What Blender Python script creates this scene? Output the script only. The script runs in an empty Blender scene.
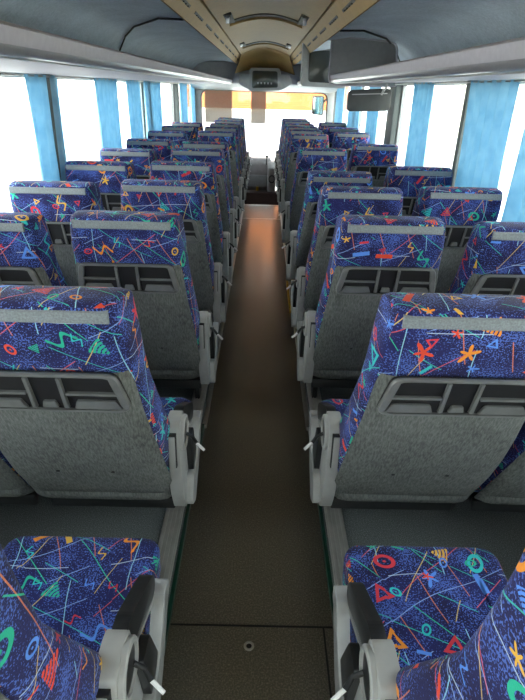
import bpy, bmesh, math, random
from mathutils import Vector, Matrix
random.seed(7)
sc = bpy.context.scene
COL = sc.collection
PI = math.pi

# ------------------------------------------------------------------ node helper
class NT:
    def __init__(self, name):
        self.m = bpy.data.materials.new(name); self.m.use_nodes = True
        self.t = self.m.node_tree; self.t.nodes.clear()
        self.out = self.t.nodes.new('ShaderNodeOutputMaterial')
    def n(self, typ, **kw):
        nd = self.t.nodes.new(typ)
        for k, v in kw.items(): setattr(nd, k, v)
        return nd
    def set(self, sock, v):
        if hasattr(v, 'is_output') or isinstance(v, bpy.types.NodeSocket): self.t.links.new(v, sock)
        elif v is not None: sock.default_value = v
    def math(self, op, a, b=None, c=None):
        nd = self.n('ShaderNodeMath', operation=op)
        self.set(nd.inputs[0], a)
        if b is not None: self.set(nd.inputs[1], b)
        if c is not None: self.set(nd.inputs[2], c)
        return nd.outputs[0]
    def mix(self, f, a, b, blend='MIX'):
        nd = self.n('ShaderNodeMix', data_type='RGBA', blend_type=blend)
        self.set(nd.inputs[0], f); self.set(nd.inputs[6], a); self.set(nd.inputs[7], b)
        return nd.outputs[2]
    def noise(self, vec, scale, detail=2, rough=.5, out=0):
        nd = self.n('ShaderNodeTexNoise'); self.set(nd.inputs['Vector'], vec)
        nd.inputs['Scale'].default_value = scale; nd.inputs['Detail'].default_value = detail
        nd.inputs['Roughness'].default_value = rough
        return nd.outputs[out]
    def ramp(self, f, stops, mode='LINEAR'):
        nd = self.n('ShaderNodeValToRGB'); self.set(nd.inputs[0], f)
        cr = nd.color_ramp; cr.interpolation = mode
        while len(cr.elements) < len(stops): cr.elements.new(.5)
        for e, (p, c) in zip(cr.elements, stops): e.position = p; e.color = (*c[:3], 1)
        return nd.outputs[0]
    def obj(self): return self.n('ShaderNodeTexCoord').outputs['Object']
    def bsdf(self, col, rough=.5, metal=0, bump=None, bstr=.3, bdist=.002, spec=.5, coat=0, sheen=0):
        b = self.n('ShaderNodeBsdfPrincipled')
        if not isinstance(col, bpy.types.NodeSocket): col = (*col[:3], 1)
        self.set(b.inputs['Base Color'], col); self.set(b.inputs['Roughness'], rough)
        b.inputs['Metallic'].default_value = metal; b.inputs['Specular IOR Level'].default_value = spec
        b.inputs['Coat Weight'].default_value = coat; b.inputs['Coat Roughness'].default_value = .15
        b.inputs['Sheen Weight'].default_value = sheen
        if bump is not None:
            bp = self.n('ShaderNodeBump'); self.set(bp.inputs['Height'], bump)
            bp.inputs['Strength'].default_value = bstr; bp.inputs['Distance'].default_value = bdist
            self.t.links.new(bp.outputs[0], b.inputs['Normal'])
        self.t.links.new(b.outputs[0], self.out.inputs[0])
        return b

def plain(name, c, rough=.5, metal=0, scale=40, var=.12, bstr=.1, bdist=.001, spec=.5, coat=0):
    """procedural plastic / metal / paint with a little tone variation and grain"""
    t = NT(name); v = t.obj()
    f = t.noise(v, scale, 3)
    lo = tuple(max(0, x*(1-var)) for x in c); hi = tuple(min(1, x*(1+var)) for x in c)
    col = t.ramp(f, [(.3, lo), (.7, hi)])
    t.bsdf(col, rough, metal, t.noise(v, scale*12, 2), bstr, bdist, spec, coat)
    return t.m

def fabric_material():
    t = NT('patterned_moquette')
    uv = t.n('ShaderNodeUVMap').outputs[0]
    oi = t.n('ShaderNodeObjectInfo')
    off = t.n('ShaderNodeCombineXYZ')
    t.set(off.inputs[0], t.math('MULTIPLY', oi.outputs['Random'], 3.7)); t.set(off.inputs[1], t.math('MULTIPLY', oi.outputs['Random'], 9.1))
    add = t.n('ShaderNodeVectorMath', operation='ADD'); t.set(add.inputs[0], uv); t.set(add.inputs[1], off.outputs[0])
    P = add.outputs[0]
    def VM(op, a, b=None, s=None):
        nd = t.n('ShaderNodeVectorMath', operation=op); t.set(nd.inputs[0], a)
        if b is not None: t.set(nd.inputs[1], b)
        if s is not None: nd.inputs['Scale'].default_value = s
        return nd.outputs[1] if op in ('LENGTH', 'DISTANCE') else nd.outputs[0]
    # ground weave: navy with flecks of lighter blue
    fleck = t.noise(P, 260, 1, .6)
    patch = t.noise(P, 13, 2)
    th = t.math('MULTIPLY_ADD', patch, -.55, .855)
    fm = t.math('GREATER_THAN', fleck, th)
    base = t.ramp(t.noise(P, 7, 1), [(.35, (.010, .009, .055)), (.65, (.015, .017, .10))])
    col = t.mix(fm, base, (.075, .135, .46, 1))
    # thin crossing lines
    wn = t.n('ShaderNodeTexNoise'); t.set(wn.inputs['Vector'], P); wn.inputs['Scale'].default_value = 3.5; wn.inputs['Detail'].default_value = 0
    warp = VM('ADD', P, VM('SCALE', wn.outputs['Color'], s=.07))
    sep = t.n('ShaderNodeSeparateXYZ'); t.set(sep.inputs[0], warp)
    fams = [(.35, .085, (.75, .22, .08), 0), (1.05, .10, (.05, .55, .45), 3), (2.0, .09, (.30, .45, .85), 7), (2.7, .11, (.8, .55, .15), 11),
            (1.6, .13, (.55, .65, .8), 17), (.75, .12, (.04, .6, .35), 23), (2.35, .14, (.8, .12, .12), 29), (.08, .15, (.35, .7, .85), 31)]
    for a, sp, c, sd in fams:
        s = t.math('ADD', t.math('MULTIPLY', sep.outputs[0], math.cos(a)), t.math('MULTIPLY', sep.outputs[1], math.sin(a)))
        q = t.math('ABSOLUTE', t.math('SUBTRACT', t.math('FRACT', t.math('MULTIPLY_ADD', s, 1/sp, sd*.37)), .5))
        ln = t.math('LESS_THAN', q, .00105/sp)
        sh = VM('ADD', P, (sd*1.3, sd*.7, 0))
        msk = t.math('GREATER_THAN', t.noise(sh, 6.5, 0), .52)
        col = t.mix(t.math('MULTIPLY', t.math('MULTIPLY', ln, msk), .75), col, (*c, 1))
    # scattered motifs in two layers
    for S, size, seed, amount in ((8.0, .029, 0, .92), (11.0, .0155, 5.3, .8)):
        Q = VM('ADD', P, (seed, seed*1.7, 0))
        vo = t.n('ShaderNodeTexVoronoi', voronoi_dimensions='2D'); t.set(vo.inputs['Vector'], Q)
        vo.inputs['Scale'].default_value = S; vo.inputs['Randomness'].default_value = .75
        cs = t.n('ShaderNodeSeparateColor'); t.set(cs.inputs[0], vo.outputs['Color'])
        d = VM('SCALE', VM('SUBTRACT', Q, vo.outputs['Position']), s=1/size)
        rot = t.n('ShaderNodeVectorRotate', rotation_type='Z_AXIS'); t.set(rot.inputs['Vector'], d)
        t.set(rot.inputs['Angle'], t.math('MULTIPLY', cs.outputs[0], 6.283))
        xy = t.n('ShaderNodeSeparateXYZ'); t.set(xy.inputs[0], rot.outputs[0]); x, y = xy.outputs[0], xy.outputs[1]
        M = t.math
        r = M('SQRT', M('ADD', M('MULTIPLY', x, x), M('MULTIPLY', M('MULTIPLY', y, 1.45), M('MULTIPLY', y, 1.45))))
        ring = M('MAXIMUM', M('LESS_THAN', M('ABSOLUTE', M('SUBTRACT', r, .78)), .19), M('LESS_THAN', r, .16))
        tri = M('SUBTRACT', M('MAXIMUM', M('ADD', M('MULTIPLY', M('ABSOLUTE', x), .866), M('MULTIPLY', y, .5)), M('MULTIPLY', y, -1)), .5)
        r2 = M('SQRT', M('ADD', M('MULTIPLY', x, x), M('POWER', M('ADD', y, -.95), 2)))
        fan = M('MULTIPLY', M('LESS_THAN', tri, 0), M('GREATER_THAN', M('FRACT', M('MULTIPLY', r2, 3.2)), .35))
        trio = M('LESS_THAN', M('ABSOLUTE', M('ADD', tri, .10)), .13)
        sq = M('MULTIPLY', M('LESS_THAN', M('ABSOLUTE', M('SUBTRACT', y, M('MULTIPLY', M('SINE', M('MULTIPLY', x, 4.2)), .42))), .17), M('LESS_THAN', M('ABSOLUTE', x), 1.1))
        bar = M('MULTIPLY', M('LESS_THAN', M('ABSOLUTE', x), 1.0), M('LESS_THAN', M('ABSOLUTE', y), .26))
        ang = M('ARCTAN2', y, x)
        star = M('LESS_THAN', r, M('MULTIPLY_ADD', M('POWER', M('ABSOLUTE', M('COSINE', M('MULTIPLY', ang, 2.5))), 3), .75, .28))
        g = cs.outputs[1]
        shape = None; k = 0.0
        for sh, w in ((ring, .2), (fan, .17), (trio, .14), (sq, .17), (bar, .14), (star, .18)):
            w *= amount
            inb = M('MULTIPLY', M('GREATER_THAN', g, k), M('LESS_THAN', g, k+w)); k += w
            v = M('MULTIPLY', inb, sh)
            shape = v if shape is None else M('MAXIMUM', shape, v)
        mc = t.ramp(cs.outputs[2], [(0, (.75, .07, .03)), (.16, (.8, .27, .03)), (.32, (.02, .42, .27)), (.47, (.1, .26, .75)), (.6, (.75, .42, .06)), (.72, (.03, .5, .5)), (.86, (.62, .04, .06))], 'CONSTANT')
        col = t.mix(shape, col, mc)
    t.bsdf(col, .85, 0, t.noise(P, 420, 2), .45, .0015, spec=.25, sheen=.08)
    return t.m

def carpet_panel_material(name, a, b, sx=1.0):
    """grey ribbed carpet lining, with short wandering vertical ribs"""
    t = NT(name); v = t.obj()
    mp = t.n('ShaderNodeMapping'); t.set(mp.inputs['Vector'], v); mp.inputs['Scale'].default_value = (260*sx, 60, 55)
    n1 = t.noise(mp.outputs[0], 1, 2, .6)
    n2 = t.noise(v, 420, 1)
    f = t.math('MULTIPLY_ADD', n1, .75, t.math('MULTIPLY', n2, .25))
    col = t.ramp(f, [(.38, a), (.62, b)])
    big = t.noise(v, 5, 2)
    col = t.mix(.3, col, t.ramp(big, [(.3, tuple(x*.75 for x in a)), (.7, tuple(min(1, x*1.1) for x in b))]))
    t.bsdf(col, .95, 0, f, .6, .003, spec=.15)
    return t.m

def speck_material(name, a, b, c, scale=230, rough=.5, spec=.5, bstr=.2, coat=0):
    t = NT(name); v = t.obj()
    col = t.ramp(t.noise(v, scale, 2, .7), [(.42, a), (.56, b), (.68, c)])
    t.bsdf(col, rough, 0, t.noise(v, scale, 2), bstr, .001, spec, coat)
    return t.m

FAB = fabric_material()
M = dict(
    panel=carpet_panel_material('grey_ribbed_seat_back', (.08, .086, .082), (.20, .212, .198)),
    lining=carpet_panel_material('blue_grey_rack_lining', (.52, .585, .66), (.68, .75, .83), .3),
    platform=speck_material('dark_platform_carpet', (.085, .093, .09), (.15, .165, .16), (.28, .30, .29), 300, .9, .1, .6),
    floor=speck_material('dark_flecked_vinyl', (.060, .052, .032), (.125, .108, .075), (.24, .205, .15), 190, .33, 1.0, .15, .35),
    grey=plain('light_grey_plastic', (.34, .34, .325), .42, 0, 30, .06),
    midgrey=plain('mid_grey_plastic', (.33, .335, .335), .45, 0, 30, .08),
    black=plain('black_plastic', (.014, .015, .016), .38, 0, 30, .2),
    tray=plain('dark_grey_tray_plastic', (.15, .155, .152), .32, 0, 30, .12, coat=.2),
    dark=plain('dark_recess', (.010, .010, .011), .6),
    band=plain('grey_woven_band', (.20, .225, .24), .8, 0, 260, .22, .5),
    steel=plain('aluminium', (.55, .54, .5), .38, 1, 18, .08),
    rail=plain('ribbed_aluminium_rail', (.42, .41, .37), .45, .3, 18, .1),
    green=plain('green_edge_strip', (.006, .06, .035), .4),
    yellow=plain('yellow_plastic', (.7, .42, .03), .5),
    white=plain('white_plastic', (.75, .75, .74), .4),
    lav=plain('pale_lavender_rack_trim', (.38, .35, .385), .6, 0, 50, .05, spec=.3),
    lavd=plain('grey_satin_rack_band', (.22, .21, .22), .28, .2, 30, .05, coat=.3),
    tan=plain('tan_ceiling_lining', (.36, .225, .075), .6, 0, 20, .06, spec=.25),
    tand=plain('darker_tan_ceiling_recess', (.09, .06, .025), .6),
    vent=plain('olive_vent_slot', (.06, .05, .03), .6),
    endp=plain('dark_taupe_panel', (.27, .27, .27), .5, 0, 30, .06),
    pillar=plain('grey_green_pillar', (.11, .125, .12), .6, 0, 30, .08),
    wallc=plain('grey_side_wall_lining', (.32, .33, .33), .7, 0, 30, .08),
    roofp=plain('pale_grey_front_moulding', (.55, .54, .53), .45, 0, 20, .05),
    screen=plain('dark_green_grey_screen', (.03, .035, .03), .18, 0, 8, .3),
    mirr=plain('mirror_back_plastic', (.035, .038, .038), .42, 0, 30, .12),
    silver=plain('mirror_silver', (.85, .82, .75), .05, 1, 8, .02, 0),
    dash=plain('grey_dashboard_plastic', (.26, .235, .23), .5, 0, 20, .1),
    cyan=plain('bright_blue_plastic', (.02, .45, .75), .5),
    maroon=plain('dark_warm_step_carpet', (.045, .025, .024), .8),
)
def curtain_material():
    t = NT('pale_blue_curtain_cloth'); v = t.obj()
    col = t.ramp(t.noise(v, 14, 2), [(.3, (.32, .56, .72)), (.7, (.44, .67, .80))])
    d = t.n('ShaderNodeBsdfDiffuse'); t.set(d.inputs[0], col)
    tr = t.n('ShaderNodeBsdfTranslucent'); t.set(tr.inputs[0], col)
    mx = t.n('ShaderNodeMixShader'); mx.inputs[0].default_value = .42
    t.t.links.new(d.outputs[0], mx.inputs[1]); t.t.links.new(tr.outputs[0], mx.inputs[2])
    t.t.links.new(mx.outputs[0], t.out.inputs[0]); return t.m
M['curtain'] = curtain_material()
def glass_material():
    t = NT('clear_window_glass')
    a = t.n('ShaderNodeBsdfTransparent'); a.inputs[0].default_value = (.93, .97, .95, 1)
    g = t.n('ShaderNodeBsdfGlossy'); g.inputs['Roughness'].default_value = .03
    lw = t.n('ShaderNodeLayerWeight'); lw.inputs[0].default_value = .5
    fr = t.math('MULTIPLY_ADD', t.math('POWER', lw.outputs['Facing'], 5), .5, .03)
    mx = t.n('ShaderNodeMixShader'); t.t.links.new(fr, mx.inputs[0])
    t.t.links.new(a.outputs[0], mx.inputs[1]); t.t.links.new(g.outputs[0], mx.inputs[2])
    t.t.links.new(mx.outputs[0], t.out.inputs[0]); return t.m
M['glass'] = glass_material()
def blind_material():
    t = NT('brown_tinted_blind'); v = t.obj()
    d = t.n('ShaderNodeBsdfDiffuse'); t.set(d.inputs[0], t.ramp(t.noise(v, 60, 2), [(.3, (.5, .42, .34)), (.7, (.6, .5, .42))]))
    a = t.n('ShaderNodeBsdfTransparent'); a.inputs[0].default_value = (.36, .34, .33, 1)
    mx = t.n('ShaderNodeMixShader'); mx.inputs[0].default_value = .3
    t.t.links.new(a.outputs[0], mx.inputs[1]); t.t.links.new(d.outputs[0], mx.inputs[2])
    t.t.links.new(mx.outputs[0], t.out.inputs[0]); return t.m
M['blind'] = blind_material()
def brick_material():
    t = NT('orange_brick'); v = t.obj()
    mp = t.n('ShaderNodeMapping'); t.set(mp.inputs['Vector'], v); mp.inputs['Rotation'].default_value = (PI/2, 0, 0)
    b = t.n('ShaderNodeTexBrick'); t.set(b.inputs['Vector'], mp.outputs[0]); b.inputs['Scale'].default_value = 1.0
    b.inputs['Color1'].default_value = (.34, .088, .024, 1); b.inputs['Color2'].default_value = (.25, .07, .022, 1); b.inputs['Mortar'].default_value = (.28, .16, .09, 1)
    col = t.mix(t.math('MULTIPLY', t.noise(v, .5, 3), .8), b.outputs[0], (.42, .125, .036, 1))
    t.bsdf(col, .9, 0, spec=.2); return t.m
M['brick'] = brick_material()
M['pale'] = plain('sun_bleached_concrete', (.62, .60, .56), .9, 0, 1, .08)
M['cream'] = plain('cream_render', (.78, .74, .60), .9, 0, 1, .08)
M['fenceg'] = plain('weathered_green_rail', (.42, .48, .42), .8, 0, 3, .08)

# ------------------------------------------------------------------ mesh helpers
def tri_uv(me):
    """box-projected UVs in metres so that cloth patterns keep their size"""
    uvl = me.uv_layers.new(name='UVMap')
    for p in me.polygons:
        n = p.normal; ax = max(range(3), key=lambda i: abs(n[i])*(1.25 if i == 1 else 1))
        for li in p.loop_indices:
            c = me.vertices[me.loops[li].vertex_index].co
            uvl.data[li].uv = ((c.y+.3, c.z) if ax == 0 else (c.x, c.z) if ax == 1 else (c.x, c.y+.1))
def obj(name, bm, mat, parent=None, smooth=True, angle=35, uv=False):
    bmesh.ops.recalc_face_normals(bm, faces=bm.faces)
    me = bpy.data.meshes.new(name); bm.to_mesh(me); bm.free()
    if smooth:
        me.shade_smooth(); me.set_sharp_from_angle(angle=math.radians(angle))
    if uv: tri_uv(me)
    me.materials.append(mat)
    o = bpy.data.objects.new(name, me); COL.objects.link(o)
    if parent is not None: o.parent = parent
    return o
def B(): return bmesh.new()
def box(bm, x0, x1, y0, y1, z0, z1, bev=0, seg=2):
    b2 = bmesh.new(); bmesh.ops.create_cube(b2, size=1)
    for v in b2.verts:
        v.co = Vector(((x0+x1)/2 + v.co.x*(x1-x0), (y0+y1)/2 + v.co.y*(y1-y0), (z0+z1)/2 + v.co.z*(z1-z0)))
    if bev: bmesh.ops.bevel(b2, geom=b2.edges[:], offset=bev, segments=seg, affect='EDGES', profile=.5)
    merge(bm, b2); return bm
def merge(bm, b2):
    mp = {}
    for v in b2.verts: mp[v] = bm.verts.new(v.co)
    for f in b2.faces:
        try: bm.faces.new([mp[v] for v in f.verts])
        except ValueError: pass
    b2.free()
def loft(bm, rings, close=True, cap=True):
    R = [[bm.verts.new(p) for p in r] for r in rings]; n = len(R[0])
    for a, b in zip(R[:-1], R[1:]):
        for i in range(n if close else n-1):
            j = (i+1) % n
            bm.faces.new((a[i], a[j], b[j], b[i]))
    if cap and close:
        bm.faces.new(R[0][::-1]); bm.faces.new(R[-1])
    return bm
def extr_x(bm, poly, x0, x1, bev=0, seg=2):
    """polygon in (y,z) extruded along x"""
    b2 = bmesh.new(); loft(b2, [[(x0, y, z) for y, z in poly], [(x1, y, z) for y, z in poly]])
    bmesh.ops.recalc_face_normals(b2, faces=b2.faces)
    if bev: bmesh.ops.bevel(b2, geom=b2.edges[:], offset=bev, segments=seg, affect='EDGES', profile=.5, clamp_overlap=True)
    merge(bm, b2); return bm
def extr_y(bm, poly, y0, y1, bev=0, seg=2):
    b2 = bmesh.new(); loft(b2, [[(x, y0, z) for x, z in poly], [(x, y1, z) for x, z in poly]])
    bmesh.ops.recalc_face_normals(b2, faces=b2.faces)
    if bev: bmesh.ops.bevel(b2, geom=b2.edges[:], offset=bev, segments=seg, affect='EDGES', profile=.5, clamp_overlap=True)
    merge(bm, b2); return bm
def extr_z(bm, poly, z0, z1, bev=0, seg=2):
    b2 = bmesh.new(); loft(b2, [[(x, y, z0) for x, y in poly], [(x, y, z1) for x, y in poly]])
    bmesh.ops.recalc_face_normals(b2, faces=b2.faces)
    if bev: bmesh.ops.bevel(b2, geom=b2.edges[:], offset=bev, segments=seg, affect='EDGES', profile=.5, clamp_overlap=True)
    merge(bm, b2); return bm
def tube(bm, pts, r, n=10):
    pts = [Vector(p) for p in pts]; rs = r if isinstance(r, (list, tuple)) else [r]*len(pts); rings = []
    up = Vector((0, 0, 1))
    for i, p in enumerate(pts):
        d = (pts[min(i+1, len(pts)-1)] - pts[max(i-1, 0)]).normalized()
        a = d.cross(up)
        if a.length < .05: a = d.cross(Vector((0, 1, 0)))
        a.normalize(); b = d.cross(a).normalized()
        rings.append([p + (a*math.cos(2*PI*k/n) + b*math.sin(2*PI*k/n))*rs[i] for k in range(n)])
    return loft(bm, rings)
def cyl_x(bm, x0, x1, cy, cz, r, n=28, bev=.004):
    return extr_x(bm, [(cy + r*math.cos(2*PI*k/n), cz + r*math.sin(2*PI*k/n)) for k in range(n)], x0, x1)
def rrect(hw, y0, y1, rf, n=6, rb=None):
    """rounded rectangle in plan: half width hw, from y0 (rear) to y1 (front)"""
    out = []; rb = rf if rb is None else rb
    for (cx, cy, a0, r) in ((hw-rf, y1-rf, 0, rf), (-(hw-rf), y1-rf, 90, rf), (-(hw-rb), y0+rb, 180, rb), (hw-rb, y0+rb, 270, rb)):
        for k in range(n+1):
            a = math.radians(a0 + 90*k/n); out.append((cx + r*math.cos(a), cy + r*math.sin(a)))
    return out
def props(o, label=None, cat=None, group=None, kind=None):
    for k, v in (('label', label), ('category', cat), ('group', group), ('kind', kind)):
        if v: o[k] = v
    return o
def empty(name, loc, label=None, cat=None, group=None, kind=None):
    o = bpy.data.objects.new(name, None); COL.objects.link(o); o.location = loc; o.empty_display_size = .1
    return props(o, label, cat, group, kind)
def struct(name, bm, mat, **k):
    return props(obj(name, bm, mat, **k), kind='structure')

# ------------------------------------------------------------------ geometry of the coach (metres, aisle floor z=0, forward = +Y)
FLZ = .10            # seat platform height
WX = 1.19            # inside of the side walls
Y_BACK, Y_FRONT = -1.9, 9.85
STEP = 7.9

struct('floor', box(B(), -.275, .275, Y_BACK, STEP, -.06, 0), M['floor'], smooth=False)
struct('trim_1', box(B(), -.275, .275, STEP-.03, STEP+.012, -.05, .004, .002), M['steel'])
struct('trim_2', box(B(), -.27, .27, 6.98, 7.0, 0, .0025), M['steel'])
for s, nm in ((-1, 'left'), (1, 'right')):
    bm = B(); x0, x1 = sorted((s*.275, s*WX)); box(bm, x0, x1, Y_BACK, 8.75, -.06, FLZ)
    struct('floor_platform_'+nm, bm, M['platform'], smooth=False)
    # ribbed aluminium seat rail on the platform's edge
    bm = B(); x0, x1 = sorted((s*.268, s*.335)); box(bm, x0, x1, Y_BACK, 8.7, FLZ, FLZ+.012, .003)
    for k in range(4):
        xx = s*(.278 + k*.015); box(bm, xx-.003, xx+.003, Y_BACK, 8.7, FLZ+.012, FLZ+.017)
    struct('baseboard_'+nm, bm, M['rail'], smooth=False)
    bm = B(); x0, x1 = sorted((s*.262, s*.275)); box(bm, x0, x1, Y_BACK, 2.2, 0, .03, .002)
    struct('trim_%d' % (3 if s < 0 else 4), bm, M['green'])
    bm = B(); x0, x1 = sorted((s*.252, s*.275)); box(bm, x0, x1, 2.2, STEP, 0, .02, .003)
    struct('trim_%d' % (41 if s < 0 else 42), bm, M['steel'])
# floor hatch seams and ring
bm = B()
for a in ((-.26, .26, 1.112, 1.118), ):
    box(bm, a[0], a[1], a[2], a[3], 0, .0016)
box(bm, .228, .234, .3, 1.115, 0, .0016); 

struct('trim_5', bm, M['dark'], smooth=False)
r = empty('floor_hatch_ring', (-.007, 1.045, .001), 'small round metal hatch ring set in the dark aisle floor', 'hatch ring')
bm = B(); rings = []
for k in range(28):
    a = 2*PI*k/28; c = Vector((math.cos(a), math.sin(a), 0))
    rings.append([c*(.0125 + .004*math.cos(b)) + Vector((0, 0, .003 + .003*math.sin(b))) for b in [2*PI*j/8 for j in range(8)]])
rings.append(rings[0]); loft(bm, rings, cap=False); bmesh.ops.remove_doubles(bm, verts=bm.verts, dist=1e-5)
obj('ring', bm, M['steel'], r)
bm = B(); bmesh.ops.create_circle(bm, cap_ends=True, radius=.009, segments=20); obj('recess', bm, M['dark'], r)

# ---- side walls
HZ = {-1: 1.585, 1: 1.617}      # height of the window heads
PIL = {-1: [(-.4, .12), (1.35, .12), (3.06, .10), (5.62, .10), (7.55, .12), (9.35, .16)],
       1: [(-.4, .12), (1.35, .12), (3.22, .06), (5.08, .26), (7.1, .10), (9.15, .20)]}
PIL = {k: [(y*1.04, w) for y, w in v] for k, v in PIL.items()}
wn = 1; tn = 6
for s, nm in ((-1, 'left'), (1, 'right')):
    bm = B(); x0, x1 = sorted((s*WX, s*(WX+.07)))
    box(bm, x0, x1, Y_BACK, Y_FRONT, -1.0, .90); box(bm, x0, x1, Y_BACK, Y_FRONT, HZ[s], 2.1)
    struct('wall_'+nm, bm, M['wallc'], smooth=False)
    bm = B(); x0, x1 = sorted((s*(WX-.05), s*WX)); box(bm, x0, x1, Y_BACK, Y_FRONT-.6, .86, .905, .008)
    struct('trim_%d' % tn, bm, M['midgrey']); tn += 1
    for y, w in PIL[s]:
        bm = B(); x0, x1 = sorted((s*(WX-.035), s*(WX+.06))); box(bm, x0, x1, y-w/2, y+w/2, .90, HZ[s]+.005, .01)
        struct('trim_%d' % tn, bm, M['pillar']); tn += 1
    ys = [Y_BACK+.05] + [v for y, w in PIL[s] for v in (y-w/2, y+w/2)] + [Y_FRONT-.02]
    for a, b in zip(ys[::2], ys[1::2]):
        if b - a < .1: continue
        fr = B(); xx = s*(WX+.035)
        for (ya, yb, za, zb) in ((a, b, .90, .93), (a, b, HZ[s]-.02, HZ[s]), (a, a+.02, .93, HZ[s]-.02), (b-.02, b, .93, HZ[s]-.02)):
            box(fr, xx-.012, xx+.012, ya, yb, za, zb)
        w = struct('window_%d' % wn, fr, M['midgrey'], smooth=False); wn += 1
        g = obj('pane', box(B(), xx-.003, xx+.003, a+.02, b-.02, .93, HZ[s]-.02), M['glass'], w, smooth=False)

# ---- curtain rail, curtains
def curtain(s, y0, y1, label, z0=.93, tilt=0.0, amp=.019, waves=None, squeeze=.93):
    n = 56; rows = 14; L = y1-y0; waves = waves or max(3, int(L/.10)); rnd = random.Random(int((y0+5)*100)+s)
    ph = rnd.random()*6; bm = B(); grid = []
    for j in range(rows+1):
        tz = j/rows; z = HZ[s]-.003 - (HZ[s]-.003-z0)*tz; mid = (y0+y1)/2 + tilt*tz; hw = L/2*(1-(1-squeeze)*math.sin(PI*min(1, tz*.8)))
        row = []
        for i in range(n+1):
            u = i/n; a = amp*(.55+.45*tz)*(1+.4*math.sin(7*u+ph))
            x = s*(WX-.035) + a*math.sin(2*PI*waves*u + .5*math.sin(3*u*PI+ph) + .5*tz)
            row.append((x, mid + (u*2-1)*hw, z))
        grid.append(row)
    V = [[bm.verts.new(p) for p in row] for row in grid]
    for a, b in zip(V[:-1], V[1:]):
        for i in range(n): bm.faces.new((a[i], a[i+1], b[i+1], b[i]))
    c = obj('curtain', bm, M['curtain'], angle=80)
    md = c.modifiers.new('thickness', 'SOLIDIFY'); md.thickness = .0015
    props(c, label, 'curtain', 'pale blue window curtains')
CURT = [(-1, 2.70, 3.16, 'widest pale blue curtain gathered at the nearest left window pillar', -.02),
        (-1, 3.80, 4.42, 'second pale blue curtain from the near end on the left side', -.03),
        (-1, 4.70, 5.18, 'third pale blue curtain from the near end on the left side', 0),
        (-1, 5.36, 6.25, 'fourth and broadest far curtain on the left, beyond the third', 0),
        (-1, 7.62, 8.35, 'pale blue curtain on the left just past the far dark pillar', 0),
        (-1, 8.75, 9.2, 'farthest left curtain, hanging by the windscreen corner', 0),
        (1, 2.55, 3.17, 'broad pale blue curtain hanging at the nearest visible right pillar', -.03),
        (1, 2.02, 2.40, 'pale blue curtain cut by the right edge of the photo', .03),
        (1, 3.84, 4.34, 'narrow pale blue curtain between the mirror and the broad right curtain', -.04),
        (1, 5.55, 6.2, 'pale blue curtain on the right behind the hanging mirror', 0),
        (1, 6.75, 7.5, 'pale blue curtain on the right just left of the hanging mirror', 0),
        (1, 8.1, 8.9, 'farthest right curtain, next to the windscreen pillar', 0)]
for s, a, b, lab, tl in CURT: curtain(s, a*1.045, b*1.045, lab, tilt=tl)
for s, nm in ((-1, 'left'), (1, 'right')):
    bm = B(); tube(bm, [(s*(WX-.035), -1, HZ[s]-.009), (s*(WX-.035), 9.3, HZ[s]-.009)], .005, 8)
    props(obj('curtain_rail', bm, M['steel']), 'slim metal rail carrying the %s hand curtains' % nm, 'curtain rail')

# ---- ceiling
def strip_y(bm, prof, y0, y1, th=.01, nrm=1):
    """open (x,z) profile swept along y, given thickness upwards"""
    poly = prof + [(x, z+th) for x, z in reversed(prof)]
    return extr_y(bm, poly, y0, y1)
arc = [(-.335+.67*k/16, 1.955+.080*math.sin(PI*k/16)) for k in range(17)]
struct('ceiling', strip_y(B(), arc, Y_BACK, 9.15, .02), M['tan'], angle=40)
bm = B()
for a in ((-1.26, 1.26, -.3, 1.0), (-1.26, 1.26, 1.62, 2.1), (-1.26, -1.0, 1.0, 1.62), (1.0, 1.26, 1.0, 1.62)): box(bm, a[0], a[1], Y_BACK-.06, Y_BACK, a[2], a[3])
struct('wall_rear', bm, M['wallc'], smooth=False)
bm = B()
for a in ((-1.0, 1.0, 1.0, 1.03), (-1.0, 1.0, 1.59, 1.62), (-1.0, -.97, 1.03, 1.59), (.97, 1.0, 1.03, 1.59)): box(bm, a[0], a[1], Y_BACK-.05, Y_BACK-.02, a[2], a[3])
w_ = struct('window_%d' % wn, bm, M['black'], smooth=False); wn += 1
obj('pane', box(B(), -.97, .97, Y_BACK-.04, Y_BACK-.034, 1.03, 1.59), M['glass'], w_, smooth=False)
struct('ceiling_roof_shell', box(B(), -1.26, 1.26, Y_BACK, Y_FRONT, 2.07, 2.13), M['tand'], smooth=False)
bm = B(); rings = []
for yy, dz, wd in ((8.2, .003, 1.0), (8.45, .02, 1.03), (8.7, .07, 1.12), (8.88, .14, 1.25), (8.98, .22, 1.35)):
    rings.append([(x*wd, yy, z-dz) for x, z in arc] + [(x*wd, yy+.012, z-dz+.02) for x, z in reversed(arc)])
loft(bm, rings)
struct('ceiling_front_curve', bm, M['tan'], angle=50)
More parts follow.
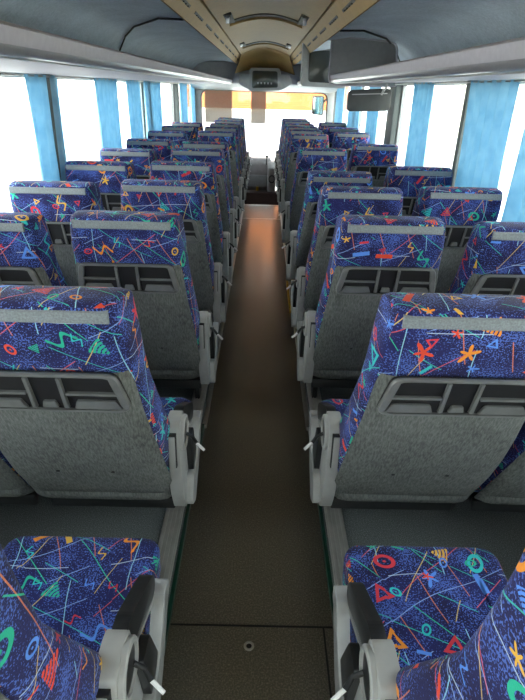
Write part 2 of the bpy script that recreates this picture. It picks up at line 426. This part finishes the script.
for s, nm in ((-1, 'left'), (1, 'right')):
    # dark gap beside the arched centre, then the tan air duct strip with its slots
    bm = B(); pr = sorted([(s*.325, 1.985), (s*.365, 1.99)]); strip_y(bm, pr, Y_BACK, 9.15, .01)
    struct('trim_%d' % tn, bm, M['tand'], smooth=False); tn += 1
    duct = [(s*.350, 1.972), (s*.352, 1.955), (s*.370, 1.938), (s*.412, 1.885), (s*.428, 1.862), (s*.445, 1.868)]
    bm = B(); poly = duct + [(s*.445, 1.89), (s*.37, 1.985)]; extr_y(bm, poly, Y_BACK, 9.15)
    d = struct('trim_%d' % tn, bm, M['tan']); tn += 1
    k = 0; y = .3
    while y < 8.9:
        bm = B(); L = .40
        b2 = bmesh.new(); bmesh.ops.create_cube(b2, size=1)
        ux, uz = (.412-.370), (1.885-1.938); ln = math.hypot(ux, uz); mx_, mz_ = (.370+.412)/2, (1.938+1.885)/2
        for v in b2.verts:
            a = v.co.x*.016; h = v.co.z*.004
            px = mx_ + ux/ln*a + uz/ln*h; pz = mz_ + uz/ln*a - ux/ln*h
            v.co = Vector((s*px, y + (v.co.y+.5)*L, pz))
        merge(bm, b2)
        for q in range(1, 5): box(bm, s*(mx_-.001)-.004, s*(mx_-.001)+.004, y+L*q/5-.002, y+L*q/5+.002, mz_-.010, mz_-.004)
        obj('vent_slot', bm, M['vent'], d, smooth=False); y += .62
    # rack liner: from the duct out to the wall, seen over the lip
    lin = [(s*.44, 1.872), (s*.62, 1.90), (s*.86, 1.895), (s*1.0, 1.86), (s*1.09, 1.79), (s*1.17, 1.70), (s*1.18, 1.625)]
    bm = B(); yE = 9.1
    poly = lin + [(s*1.19, 1.625), (s*1.19, 1.93), (s*.44, 1.93)]
    extr_y(bm, poly, Y_BACK, yE); struct('ceiling_lining_'+nm, bm, M['lining'], angle=50)

def rack(name, s, y0, y1, label):
    r = empty(name, (s*.8, (y0+y1)/2, 1.59), label, 'luggage rack', 'overhead luggage racks'); r0 = Vector(r.location)
    def P(nm, bm, m, **k):
        o = obj(nm, bm, m, r, **k)
        o.data.transform(Matrix.Translation(-r0)); return o
    q = HZ[s]-1.585; shelf = [(s*.53, 1.603), (s*.72, 1.594+q*.3), (s*1.0, 1.586+q*.8), (s*1.19, 1.586+q), (s*1.19, 1.612+q), (s*.56, 1.622)]
    P('shelf', extr_y(B(), shelf, y0, y1), M['lav'], angle=40)
    face = [(s*.497, 1.645), (s*.503, 1.652), (s*.512, 1.652), (s*.53, 1.625), (s*.53, 1.606), (s*.515, 1.606), (s*.503, 1.614)]
    P('front_lip', extr_y(B(), face, y0, y1), M['lav'], angle=50)
    band = [(s*.503, 1.614), (s*.515, 1.6065), (s*.53, 1.6065), (s*.53, 1.596), (s*.52, 1.594), (s*.507, 1.60)]
    P('glossy_band', extr_y(B(), band, y0, y1), M['lavd'], angle=60)
    bm = B(); tube(bm, [(s*.528, y0, 1.594), (s*.528, y1, 1.594)], .004, 8); P('bright_edge', bm, M['steel'])
    return r, P
rack('luggage_rack', -1, Y_BACK+.02, 9.1, 'long overhead luggage rack on the left, running to the windscreen')
rr, PP = rack('luggage_rack', 1, Y_BACK+.02, 4.5, 'nearer overhead luggage rack on the right, ending in a dark rounded panel')
# its rounded end panel
def rounded_poly(pts, rad, n=6):
    out = []; N = len(pts)
    for i in range(N):
        p = Vector(pts[i]); a = (Vector(pts[i-1])-p).normalized(); b = (Vector(pts[(i+1) % N])-p).normalized()
        r = rad[i] if isinstance(rad, (list, tuple)) else rad
        for k in range(n+1):
            t = k/n; out.append(tuple((p+a*r)*(1-t)**2 + p*2*t*(1-t) + (p+b*r)*t*t))
    return out
pl = rounded_poly([(.492, 1.588), (.492, 1.905), (.97, 1.87), (1.0, 1.588)], [.05, .03, .05, .02])
PP('end_panel', extr_y(B(), pl, 4.50, 4.56, .008), M['endp'], angle=40)
bm = B(); q = [(x, 4.495, z) for x, z in rounded_poly([(.487, 1.583), (.487, 1.91), (.975, 1.875), (1.005, 1.583)], [.05, .03, .05, .02])]
tube(bm, q + [q[0]], .006, 6); PP('panel_edging', bm, M['lav'])
rack('luggage_rack', 1, 6.0, 9.1, 'far luggage rack on the right, beyond the hanging screen')
# dark gasket arches across the rack lining
def gasket(s, y, label):
    pts = [(s*.445, y-1.2, 1.866), (s*.62, y-.95, 1.892), (s*.86, y-.5, 1.886), (s*.99, y-.2, 1.852), (s*1.08, y, 1.785), (s*1.12, y, 1.70), (s*1.13, y, 1.64)]
    c = obj('rack_gasket', tube(B(), pts, .006, 6), M['dark']); props(c, label, 'rubber gasket')
gasket(-1, 4.5, 'dark curved rubber seam across the left rack lining')
gasket(1, 4.85, 'dark curved rubber seam above the rounded end panel on the right')

# ceiling fittings: arched recess with two pale handles
def hatch(y, w, label):
    r = empty('ceiling_light_panel', (0, y, 1.99), label, 'ceiling panel', 'arched ceiling panels')
    r0 = Vector(r.location)
    def P(nm, bm, m, **k):
        o = obj(nm, bm, m, r, **k); o.data.transform(Matrix.Translation(-r0)); return o
    def zz(x): return 1.955+.080*math.sin(PI*(x+.335)/.67)
    N = 20; bow = .03
    a = [(-w+2*w*k/N) for k in range(N+1)]
    bm = B(); rings = [[(x, y+bow*(1-(x/w)**2)+dy, zz(x)-dz) for dy, dz in ((-.03, -.002), (-.025, .008), (.06, .012), (.075, -.002))] for x in a]
    loft(bm, rings); P('curved_slot', bm, M['vent'])
    bm = B(); rings = [[(x, y+bow*(1-(x/w)**2)+dy, zz(x)-dz) for dy, dz in ((.075, -.002), (.08, .026), (.14, .022), (.26, -.002))] for x in a]
    loft(bm, rings); P('raised_lip', bm, M['tan'])
    for q in (-1, 1):
        bm = B(); x = q*w*1.0; rings = []
        box(bm, x-.04, x+.04, y-.42, y+.05, zz(x)-.006, zz(x)+.012, .004); P('recess', bm, M['vent'])
        bm = B(); extr_z(bm, [(x-.012-q*.012, y-.36), (x+.012-q*.012, y-.36), (x+.012+q*.012, y-.0), (x-.012+q*.012, y-.0)], zz(x)-.014, zz(x)-.006, .002)
        P('handle', bm, M['white'])
hatch(4.5, .27, 'nearer arched ceiling panel with two pale handles')
hatch(7.0, .27, 'farther arched ceiling panel with two pale handles')

# ------------------------------------------------------------------ front of the coach
def poly_frame(bm, outer, inner, y0, y1):
    n = len(outer)
    R = [[(x, y0, z) for x, z in outer], [(x, y0, z) for x, z in inner], [(x, y1, z) for x, z in inner], [(x, y1, z) for x, z in outer]]
    V = [[bm.verts.new(p) for p in r] for r in R]
    for a in range(4):
        b = (a+1) % 4
        for i in range(n):
            j = (i+1) % n; bm.faces.new((V[a][i], V[a][j], V[b][j], V[b][i]))
inner = rounded_poly([(-1.07, -.35), (-1.07, 1.50), (1.07, 1.50), (1.07, -.35)], .12, 8)
def push(p):
    x, z = p; return (1.27 if x > 0 else -1.27, z) if abs(x) > 1.0 and -.3 < z < 1.4 else ((x*1.18), 2.1 if z > .5 else -1.0)
struct('wall_front', (lambda bm: (poly_frame(bm, [push(p) for p in inner], inner, 9.80, 9.88), bm)[1])(B()), M['roofp'], smooth=False)
w = struct('window_%d' % wn, (lambda bm: (poly_frame(bm, inner, [(x*.985, .575+(z-.575)*.985) for x, z in inner], 9.795, 9.83), bm)[1])(B()), M['black'], smooth=False); wn += 1
obj('pane', extr_y(B(), inner, 9.836, 9.842), M['glass'], w, smooth=False)
# moulding over the windscreen
mold = [(9.80, 1.50), (9.55, 1.515), (9.3, 1.545), (9.1, 1.60), (9.08, 1.70), (9.10, 2.065), (9.80, 2.065)]
struct('trim_%d' % tn, extr_x(B(), mold, -1.19, 1.19, .012), M['roofp'], angle=50); tn += 1
# lower floor of the driver's well
struct('floor_front_well', box(B(), -1.19, 1.19, STEP, Y_FRONT, -.55, -.50), M['maroon'], smooth=False)
struct('wall_front_step', box(B(), -.275, .275, STEP-.02, STEP+.0, -.5, -.05), M['maroon'], smooth=False)

r = empty('overhead_console', (0, 8.9, 1.5), 'grey central console with dark screen under the ceiling above the windscreen', 'console')
def LP(root, nm, bm, m, **k):
    o = obj(nm, bm, m, root, **k); o.data.transform(Matrix.Translation(-Vector(root.location))); return o
LP(r, 'housing', extr_y(B(), rounded_poly([(-.40, 1.60), (-.36, 1.73), (.36, 1.74), (.42, 1.62), (.25, 1.52), (-.22, 1.51)], .05), 8.84, 9.12, .01), M['midgrey'])
LP(r, 'screen_surround', extr_y(B(), rounded_poly([(-.235, 1.50), (-.225, 1.815), (.225, 1.815), (.25, 1.52)], .04), 8.79, 8.85, .012), M['endp'])
LP(r, 'screen', extr_y(B(), rounded_poly([(-.19, 1.545), (-.185, 1.775), (.185, 1.775), (.20, 1.56)], .03), 8.78, 8.80, .004), M['screen'])
bm = B()
for k in range(5): LP(r, 'control_button', box(B(), -.11+k*.05, -.09+k*.05, 8.778, 8.783, 1.60, 1.625), M['midgrey'])

r = empty('hanging_television', (.575, 5.85, 1.57), 'grey framed television hanging below the ceiling right of the aisle', 'television')
LP(r, 'casing', extr_y(B(), rounded_poly([(.36, 1.575), (.36, 1.95), (.80, 1.95), (.80, 1.565)], .03), 5.80, 5.98, .012), M['midgrey'])
LP(r, 'screen', extr_y(B(), rounded_poly([(.425, 1.615), (.425, 1.885), (.75, 1.885), (.75, 1.605)], .03), 5.785, 5.805, .005), M['screen'])
LP(r, 'mounting_box', box(B(), .36, .9, 5.83, 5.97, 1.93, 1.97, .01), M['midgrey'])
bm = B(); box(bm, .355, .60, 5.88, 6.0, 1.90, 1.96); 
# passenger mirror hanging under the right rack
r = empty('hanging_mirror', (.72, 4.05, 1.59), 'dark rounded mirror hanging under the right luggage rack', 'mirror')
bx = rounded_poly([(.572, 1.418), (.575, 1.552), (.868, 1.570), (.872, 1.428)], .035)
LP(r, 'mirror_back', extr_y(B(), bx, 4.0, 4.035, .012), M['mirr'])
LP(r, 'rib', extr_y(B(), rounded_poly([(.60, 1.522), (.60, 1.528), (.84, 1.540), (.84, 1.534)], .002, 2), 3.992, 4.004), M['midgrey'])
LP(r, 'mirror_glass', extr_y(B(), [(.72+(x-.72)*.9, 1.5+(z-1.5)*.88) for x, z in bx], 4.034, 4.038), M['silver'])
bm = B(); tube(bm, [(.80, 4.0, 1.53), (.81, 3.985, 1.555), (.83, 4.0, 1.575), (.835, 4.02, 1.592)], .008, 8); LP(r, 'bracket', bm, M['midgrey'])

# dashboard
r = empty('dashboard', (0, 9.35, -.5), 'grey dashboard and console seen at the far end of the aisle', 'dashboard')
prof = [(8.95, -.5), (8.95, .05), (8.93, .30), (9.0, .44), (9.12, .52), (9.4, .50), (9.75, .48), (9.78, -.5)]
LP(r, 'body', extr_x(B(), prof, -.30, .14, .03, 3), M['dash'])
prof2 = [(8.85, -.5), (8.80, .0), (8.72, .14), (8.80, .40), (8.98, .48), (9.3, .46), (9.75, .42), (9.78, -.5)]
LP(r, 'driver_console', extr_x(B(), prof2, .08, .215, .03, 3), M['dash'])
LP(r, 'lower_panel', box(B(), -.32, .3, 8.70, 8.93, -.5, .04, .02), M['maroon'])
LP(r, 'cream_panel', box(B(), -.28, .10, 8.91, 8.95, .10, .28, .012), M['midgrey'])
bm = B(); tube(bm, [(.06, 8.95, .44), (.065, 8.93, .56)], .008, 8); bmesh.ops.create_uvsphere(bm, u_segments=12, v_segments=8, radius=.022, matrix=Matrix.Translation((.065, 8.93, .57)))
LP(r, 'gear_knob', bm, M['black'])
bm = B(); pts = [(.15+.045*math.cos(a), 8.715+.02*math.sin(a), .25+.05*math.sin(a)) for a in [2*PI*k/24 for k in range(25)]]
tube(bm, pts, .009, 8); LP(r, 'round_vent', bm, M['black'])
LP(r, 'orange_tag', box(B(), -.10, -.06, 8.89, 8.91, .03, .10, .004), M['yellow'])
# blinds in front of the windscreen
for a, b, lab in ((-1.0, -.54, 'broad brown tinted sun blind at the left of the windscreen'), (-.22, .03, 'narrow brown tinted sun blind near the middle of the windscreen')):
    o = obj('sun_blind', box(B(), a, b, 9.770, 9.774, 1.01, 1.50), M['blind'], smooth=False)
    props(o, lab, 'sun blind', 'windscreen blinds'); bm = B(); tube(bm, [(a, 9.768, 1.01), (b, 9.768, 1.01)], .006, 8); obj('bottom_bar', bm, M['vent'], o)

# exterior mirror
r = empty('exterior_mirror', (1.0, 10.1, 1.1), 'bright outside mirror on an arm beyond the right of the windscreen', 'mirror')
LP(r, 'mirror_casing', extr_y(B(), rounded_poly([(.84, 1.16), (.84, 1.45), (1.04, 1.45), (1.04, 1.14)], .03), 10.1, 10.16, .008), M['black'])
LP(r, 'mirror_glass', extr_y(B(), rounded_poly([(.855, 1.175), (.855, 1.435), (1.02, 1.435), (1.02, 1.16)], .02), 10.092, 10.102), M['silver'])
bm = B(); tube(bm, [(1.03, 10.13, 1.35), (1.10, 10.1, 1.42), (1.2, 9.95, 1.45), (1.22, 9.87, 1.4)], .018, 8); LP(r, 'arm', bm, M['black'])

# ------------------------------------------------------------------ the seat
OY, OZ = .5, FLZ     # seat origin: platform height, .5 m ahead of the head band
PIV = (.30, .46)     # recline pivot (y', z)
def shift(o, dy=-OY-.03, dz=-OZ): o.data.transform(Matrix.Translation((0, dy, dz))); return o
def rear(z): return (1.15-z)*.45 if z < 1.15 else (1.15-z)*.1
def make_backrest(parent, flare):
    """levels of rounded plan sections; y' measured from the head band"""
    L = []
    spec = [ # z, rear y, front y, half width, radius
        (.425, .345, .400, .190, .025), (.44, .326, .430, .210, .03), (.48, .300, .455, .222, .04), (.60, .247, .415, .222, .05),
        (.72, .193, .355, .219, .05), (.84, .140, .285, .210, .05), (.93, .099, .225, .201, .04), (1.00, .068, .195, .195, .038),
        (1.06, .040, .172, .192, .037), (1.11, .017, .156, .187, .036), (1.130, .010, .150, .184, .034), (1.147, .003, .148, .181, .034),
        (1.155, .007, .132, .176, .032), (1.161, .017, .112, .168, .03), (1.164, .032, .085, .152, .02)]
    rings = []
    for z, y0, y1, hw, rad in spec:
        pts = rrect(hw, y0, y1, min(rad, (y1-y0)/2-.002), 6)
        rings.append([(x*(1.015 - (.105 if z > .9 else .05)*max(0, min(1, (y1-.03-y)/(y1-y0)))**1.5), y - ((.012 if z > .95 else .045)*(1-(x/hw)**2) if y > (y0+y1)/2 else -0.0), z) for x, y in pts])
    bm = loft(B(), rings)
    bk = obj('backrest', bm, FAB, parent, angle=60, uv=True)
    # rear carpet panel with bottom roll, outline waisting towards the foot
    bm = B(); rings = []
    lev = [(.993, .178), (.983, .184), (.955, .189), (.86, .196), (.76, .206), (.66, .215), (.56, .220), (.48, .221), (.452, .221), (.448, .221), (.43, .220), (.40, .218), (.385, .21), (.376, .19)]
    for i, (z, hw) in enumerate(lev):
        y = rear(z); out = .014
        if i == 0: out = .001
        if i == 1: out = .009
        if z < .449: out = .020 if z > .39 else .008
        if abs(z-.448) < .0011: out = .010
        n = 20; row = []
        for k in range(n+1):
            u = -1+2*k/n; e = abs(u)**14; row.append((hw*u, y - out*(1-e) + .012*e, z))
        row += [(hw*.9, y+.03, z), (-hw*.9, y+.03, z)]
        rings.append(row)
    loft(bm, rings); pn = obj('back_panel', bm, M['panel'], bk, angle=50)
    # two black rivets in the panel
    for sx in (-.075, .075):
        bm = B(); z = .60; y = rear(z)-.0155; bmesh.ops.create_uvsphere(bm, u_segments=12, v_segments=6, radius=.006)
        bm.transform(Matrix.Translation((sx, y, z)) @ Matrix.Diagonal((1, .4, .5, 1))); obj('rivet', bm, M['black'], bk)
    # head band
    bm = B(); rings = []
    for z, o_ in ((1.122, .0), (1.125, .005), (1.147, .005), (1.150, 0)):
        yy = (.017 if z < 1.12 else .004); yy = .012 + (.003-.012)*(z-1.122)/.028
        rings.append([(-.160+.32*k/12, yy-o_+(.0), z) for k in range(13)] + [(.160, yy+.01, z), (-.160, yy+.01, z)])
    loft(bm, rings); hb = obj('head_band', bm, M['band'], bk)
    # moulded storage tray
    def TP(x, z, d=0): return (x, rear(z)-.014-d, z)
    def plate(bm, pts, d0, d1, bev=.0015):
        b2 = bmesh.new(); loft(b2, [[TP(x, z, d0) for x, z in pts], [TP(x, z, d1) for x, z in pts]]); bmesh.ops.recalc_face_normals(b2, faces=b2.faces)
        if bev: bmesh.ops.bevel(b2, geom=b2.edges[:], offset=bev, segments=2, affect='EDGES', clamp_overlap=True)
        merge(bm, b2)
    out = [(x*1.13, .925+(z-.923)*1.06) for x, z in rounded_poly([(-.162, .868), (-.142, .978), (.142, .978), (.162, .868)], [.03, .02, .02, .03], 6)]
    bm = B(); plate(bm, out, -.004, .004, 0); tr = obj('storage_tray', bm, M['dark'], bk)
    bm = B()
    inn = [(x*.93, .923+(z-.923)*.87) for x, z in out]; n = len(out)
    V = [[bm.verts.new(TP(x, z, d)) for x, z in P_] for P_, d in ((out, .0), (out, .010), ([(x*.985, .923+(z-.923)*.965) for x, z in out], .014), (inn, .014), (inn, .002))]
    for a, b in zip(V[:-1], V[1:]):
        for i in range(n): j = (i+1) % n; bm.faces.new((a[i], a[j], b[j], b[i]))
    for sx in (-1, 1):
        plate(bm, [(sx*.030, .878), (sx*.031, .972), (sx*.040, .972), (sx*.041, .878)][::sx], .0, .013)      # dividers
        plate(bm, [(sx*.043, .921), (sx*.043, .928), (sx*.160, .928), (sx*.163, .921)][::sx], .0, .014, .001)  # crossbars
        plate(bm, [(sx*.052, .876), (sx*.062, .903), (sx*.148, .903), (sx*.163, .876)][::sx], .0, .012)       # lower ledges
        plate(bm, [(sx*.160, .885), (sx*.143, .970), (sx*.158, .968), (sx*.170, .885)][::sx], .0, .014)
    plate(bm, [(-.018, .880), (-.013, .90), (.013, .90), (.018, .880)], 0, .013)
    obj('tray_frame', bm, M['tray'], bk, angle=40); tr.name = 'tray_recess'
    for o in [bk] + list(bk.children):
        for v in o.data.vertices:
            if o.name.startswith(('tray', 'storage')): v.co.z += .018; v.co.y -= .45*.018
            k = 1.15-v.co.z
            if k > 0: v.co.y -= .25*k - .294*k*k; v.co.x += flare*k
        o.data.transform(Matrix.Translation((0, -PIV[0], -PIV[1])))
    bk.location = (0, PIV[0]-OY, PIV[1]-OZ)
    return bk
def make_seat(side, aisle, name='coach_seat'):
    """side: -1 left / +1 right of the aisle"""
    root = empty(name, (0, 0, 0))
    make_backrest(root, side*.012 if aisle else 0)
    # cushion: plan sections stacked in z
    spec = [(.345, .44, .755, .185, .03), (.355, .43, .772, .193, .035), (.40, .40, .787, .197, .035), (.445, .38, .792, .198, .035), (.463, .37, .789, .196, .038), (.474, .37, .780, .189, .04), (.480, .37, .765, .178, .04), (.483, .42, .72, .12, .05)]; cxo = side*(-.017 if aisle else -.012)
    rings = []
    for z, y0, y1, hw, rad in spec:
        rings.append([(x+cxo, y, z + (.018*((y-.4)/.38) if z > .43 else 0) - (.006 if z > .47 and abs(x) < .12 else 0)) for x, y in rrect(hw, y0, y1, rad, 6)])
    shift(obj('seat_cushion', loft(B(), rings), FAB, root, angle=60, uv=True))
    # under-frame and legs
    bm = B(); box(bm, -.195, .195, .40, .70, .315, .352, .006); box(bm, -.2, .2, .385, .41, .31, .355, .006)
    shift(obj('seat_frame', bm, M['black'], root))
    inner = -side
    bm = B(); x0, x1 = sorted((inner*.165, inner*.14)); extr_x(bm, [(.62, FLZ), (.70, FLZ), (.68, .32), (.56, .32)], x0, x1, .004)
    shift(obj('leg', bm, M['black'], root))
    bm = B(); x0, x1 = sorted((-inner*.17, -inner*.19)); extr_x(bm, [(.62, FLZ), (.70, FLZ), (.68, .32), (.58, .32)], x0, x1, .004)
    shift(obj('leg', bm, M['black'], root))
    if aisle:
        def X(a, b): return tuple(sorted((inner*(a-.024), inner*(b-.024))))
        body = rounded_poly([(.275, .60), (.285, .705), (.385, .705), (.392, .60), (.455, .50), (.465, .40), (.43, .352), (.345, .352), (.305, .44)], [.03, .03, .03, .03, .02, .02, .02, .02, .03], 4)
        bm = B(); extr_x(bm, body, *X(.228, .268), .006)
        ho = shift(obj('armrest_housing', bm, M['grey'], root, angle=40))
        bm = B(); extr_x(bm, [(.2665, .575), (.2715, .684), (.285, .684), (.285, .575)], *X(.235, .259), .001); shift(obj('slot', bm, M['dark'], ho))
        bm = B(); extr_x(bm, [(.262, .572), (.2685, .680), (.29, .680), (.29, .572)], *X(.238, .256), .002); shift(obj('slot_cover', bm, M['grey'], ho))
        bm = B(); cyl_x(bm, *X(.266, .274), .337, .652, .040, 28); hd = shift(obj('hub_disc', bm, M['black'], ho))
        bm = B(); n = 28
        rings = [[(inner*(x-.024), .337+r_*math.cos(2*PI*k/n), .652+r_*math.sin(2*PI*k/n)) for k in range(n)] for x, r_ in ((.262, .052), (.276, .052), (.279, .049), (.279, .042), (.27, .040))]
        loft(bm, rings, cap=False); shift(obj('hub_ring', bm, M['grey'], ho))
        # outer shell sweeping forward
        sh = rounded_poly([(.335, .375), (.40, .335), (.50, .40), (.595, .50), (.600, .545), (.560, .555), (.51, .49), (.45, .45), (.38, .46)], .018, 4)
        bm = B(); extr_x(bm, sh, *X(.262, .290), .006); shift(obj('side_shell', bm, M['grey'], ho, angle=40))
        bm = B(); extr_x(bm, rounded_poly([(.555, .50), (.56, .555), (.615, .55), (.615, .505)], .015, 4), *X(.245, .290), .006); shift(obj('shell_end', bm, M['midgrey'], ho))
        # black arm pad sloping forward
        pad = rounded_poly([(.345, .625), (.345, .695), (.40, .70), (.575, .605), (.590, .57), (.57, .545), (.45, .595)], [.01, .01, .02, .02, .02, .02, .03], 4)
        bm = B(); extr_x(bm, pad, *X(.238, .266), .007); ar = shift(obj('armrest', bm, M['black'], root))
        bm = B(); extr_x(bm, rounded_poly([(.36, .615), (.41, .60), (.56, .535), (.57, .545), (.45, .61), (.37, .632)], .004, 3), *X(.258, .266), .002); shift(obj('lower_edge', bm, M['grey'], ar))
        bm = B(); extr_x(bm, rounded_poly([(.38, .60), (.44, .60), (.50, .44), (.46, .40), (.41, .45)], .012, 4), *X(.266, .285), .005); shift(obj('strut', bm, M['black'], ar))
        bm = B(); tube(bm, [(inner*.25, .36, .63), (inner*.268, .36, .618), (inner*.283, .345, .605)], .0055, 8)
        lv = shift(obj('recline_lever', bm, M['black'], root))
        bm = B(); tube(bm, [(inner*.281, .347, .606), (inner*.306, .335, .588)], .0045, 8); shift(obj('lever_tip', bm, M['white'], lv))
    return root
def copy_tree(o, parent=None):
    c = o.copy(); COL.objects.link(c)
    if parent is not None: c.parent = parent
    for ch in list(o.children): copy_tree(ch, c)
    return c
used = {}
protos = {}
def seat(side, aisle, x, ystrip, rec, label, group):
    key = (side, aisle)
    if key not in protos: protos[key] = make_seat(side, aisle); r = protos[key]
    else: r = copy_tree(protos[key])
    r.location = (x, ystrip+OY, FLZ)
    for ch in r.children:
        if ch.name.startswith('backrest'):
            ch.rotation_euler = (math.radians(rec), 0, 0)     # recline about the pivot
            # keep the head band where it stands
            a = math.radians(rec); dy, dz = -PIV[0], 1.15-PIV[1]
            ny = dy*math.cos(a) - dz*math.sin(a)
            r.location.y += dy - ny
    props(r, label, 'seat', group); return r
ordn = ['nearest', 'second', 'third', 'fourth', 'fifth', 'sixth', 'seventh', 'eighth', 'ninth', 'tenth', 'eleventh', 'twelfth', 'thirteenth']
LA = [(.285, -2.5), (.95, 0), (1.715, 0), (2.40, 0), (3.08, 0), (3.82, 0), (4.33, 0), (5.45, 0), (6.08, 0), (6.72, 0), (7.35, 0), (7.97, 0)]
LW = [(.95, 0), (1.65, 0), (2.29, 0), (3.0, 0), (3.68, 0), (4.43, 0), (5.28, 0), (6.05, 0), (6.7, 0)]
RA = [(.252, -.5), (.965, 0), (1.75, 0), (2.36, 0), (3.08, 7), (4.15, 2), (5.40, 0), (6.0, 0), (6.52, 0), (7.05, 0), (7.70, 0), (8.25, 0)]
RW = [(.965, 0), (1.70, 0), (2.42, 0), (3.13, 0), (4.50, 0), (5.78, 0), (6.5, 0), (7.5, 0)]
def lab(i, n, where):
    return ('navy patterned coach seat, %s %s' % ('farthest' if i == n-1 else ordn[i], where)).replace('nearest from', 'nearest to').replace('farthest from', 'farthest away from')
for i, (y, rc) in enumerate(LA): seat(-1, True, -.458, y, rc, lab(i, len(LA), 'from the camera beside the aisle on the left'), 'left aisle seats')
for i, (y, rc) in enumerate(LW): seat(-1, False, -.911, y, rc, lab(i, len(LW), 'from the camera next to the left windows'), 'left window seats')
for i, (y, rc) in enumerate(RA): seat(1, True, .450, y, rc, lab(i, len(RA), 'from the camera beside the aisle on the right'), 'right aisle seats')
for i, (y, rc) in enumerate(RW): seat(1, False, .918, y, rc, lab(i, len(RW), 'from the camera next to the right windows'), 'right window seats')

# yellow grab strip on the right of the aisle
bm = B(); box(bm, .232, .250, 3.75, 4.5, .0, .02, .004)
props(obj('yellow_marker_strip', bm, M['yellow']), 'thin yellow strip lying at the right edge of the aisle', 'marker strip')

# ------------------------------------------------------------------ outside
struct('floor_ground', box(B(), -80, 80, -60, 120, -1.4, -1.3), M['pale'], smooth=False)
b = empty('brick_building', (0, 80, -1.3), 'long orange brick building ahead through the windscreen', 'building')
LP(b, 'brick_wall', box(B(), -11.5, 11.5, 80, 88, -1.3, 32), M['brick'], smooth=False)
LP(b, 'coping', box(B(), -11.6, 11.6, 79.9, 88.2, 32, 32.5), M['cream'], smooth=False)
LP(b, 'plinth', box(B(), -11.5, 11.5, 79.9, 80, -1.3, -1.1), M['cream'], smooth=False)
b = empty('cream_building', (14, 12, -1.3), 'pale cream building outside the right windows', 'building')
LP(b, 'wall', box(B(), 14, 20, -6, 42, -1.3, 6), M['cream'], smooth=False)
for k in range(8):
    f = LP(b, 'window', box(B(), 13.94, 14.0, -3+k*5.2, -1.2+k*5.2, .4, 2.2), M['fenceg'], smooth=False)
f = empty('railing', (9, 12, -1.3), 'pale horizontal rail fence outside the right windows', 'fence')
for z in (-.35, .35, 1.05): LP(f, 'rail', box(B(), 8.97, 9.03, -6, 36, z-.03, z+.03), M['fenceg'], smooth=False)
for k in range(15): LP(f, 'post', box(B(), 8.95, 9.05, -6+k*3, -5.9+k*3, -1.3, 1.15), M['fenceg'], smooth=False)
b = empty('blue_drum', (1.15, 25, -1.3), 'bright blue drum standing on the pale ground ahead', 'drum')
bm = B(); rr_ = [(.0, .30), (.03, .33), (.30, .33), (.32, .35), (.34, .33), (.62, .33), (.64, .35), (.66, .33), (.93, .33), (.96, .30)]
loft(bm, [[(r_*math.cos(2*PI*k/24), r_*math.sin(2*PI*k/24), z) for k in range(24)] for z, r_ in rr_]); obj('drum_body', bm, M['cyan'], b)
bm = B(); loft(bm, [[(r_*math.cos(2*PI*k/16), r_*math.sin(2*PI*k/16), z) for k in range(16)] for z, r_ in ((.955, .25), (.985, .25))]); obj('lid', bm, M['cyan'], b)

# ------------------------------------------------------------------ light
w = bpy.data.worlds.new('overcast_sky'); sc.world = w; w.use_nodes = True
nt = w.node_tree; bg = nt.nodes['Background']
tc = nt.nodes.new('ShaderNodeTexCoord'); sp = nt.nodes.new('ShaderNodeSeparateXYZ'); nt.links.new(tc.outputs['Generated'], sp.inputs[0])
rp = nt.nodes.new('ShaderNodeValToRGB'); nt.links.new(sp.outputs[2], rp.inputs[0])
rp.color_ramp.elements[0].position = .0; rp.color_ramp.elements[0].color = (1, .98, .95, 1)
rp.color_ramp.elements[1].position = .8; rp.color_ramp.elements[1].color = (.78, .88, 1, 1)
nt.links.new(rp.outputs[0], bg.inputs[0]); bg.inputs[1].default_value = 3.0
sl = bpy.data.lights.new('sun', 'SUN'); sl.energy = 4.0; sl.angle = math.radians(2); sl.color = (1, .93, .82)
so = bpy.data.objects.new('sun', sl); COL.objects.link(so)
so.rotation_euler = Vector((0.02, .70, -.71)).to_track_quat('-Z', 'Y').to_euler()

# ------------------------------------------------------------------ camera
cam = bpy.data.cameras.new('camera'); co = bpy.data.objects.new('camera', cam); COL.objects.link(co); sc.camera = co
cam.sensor_fit = 'VERTICAL'; cam.sensor_height = 36; cam.lens = 525/700*36; cam.clip_start = .01; cam.clip_end = 300
pitch = math.atan2(350-88, 525.); roll = math.radians(1.6); yaw = -.009
cp, sn = math.cos(pitch), math.sin(pitch)
Rz = Matrix.Rotation(yaw, 3, 'Z')
fw = Rz @ Vector((0, cp, -sn)); dn = Rz @ Vector((0, -sn, -cp)); rt = Rz @ Vector((1, 0, 0))
right = rt*math.cos(roll) - dn*math.sin(roll); down = rt*math.sin(roll) + dn*math.cos(roll)
m3 = Matrix((right, -down, -fw)).transposed()
co.matrix_world = Matrix.Translation((0, 0, 1.55)) @ m3.to_4x4()

vs = sc.view_settings; sc.display_settings.display_device = 'sRGB'
vs.view_transform = 'Standard'; vs.look = 'None'; vs.gamma = 1; vs.use_curve_mapping = False; vs.exposure = 1.58
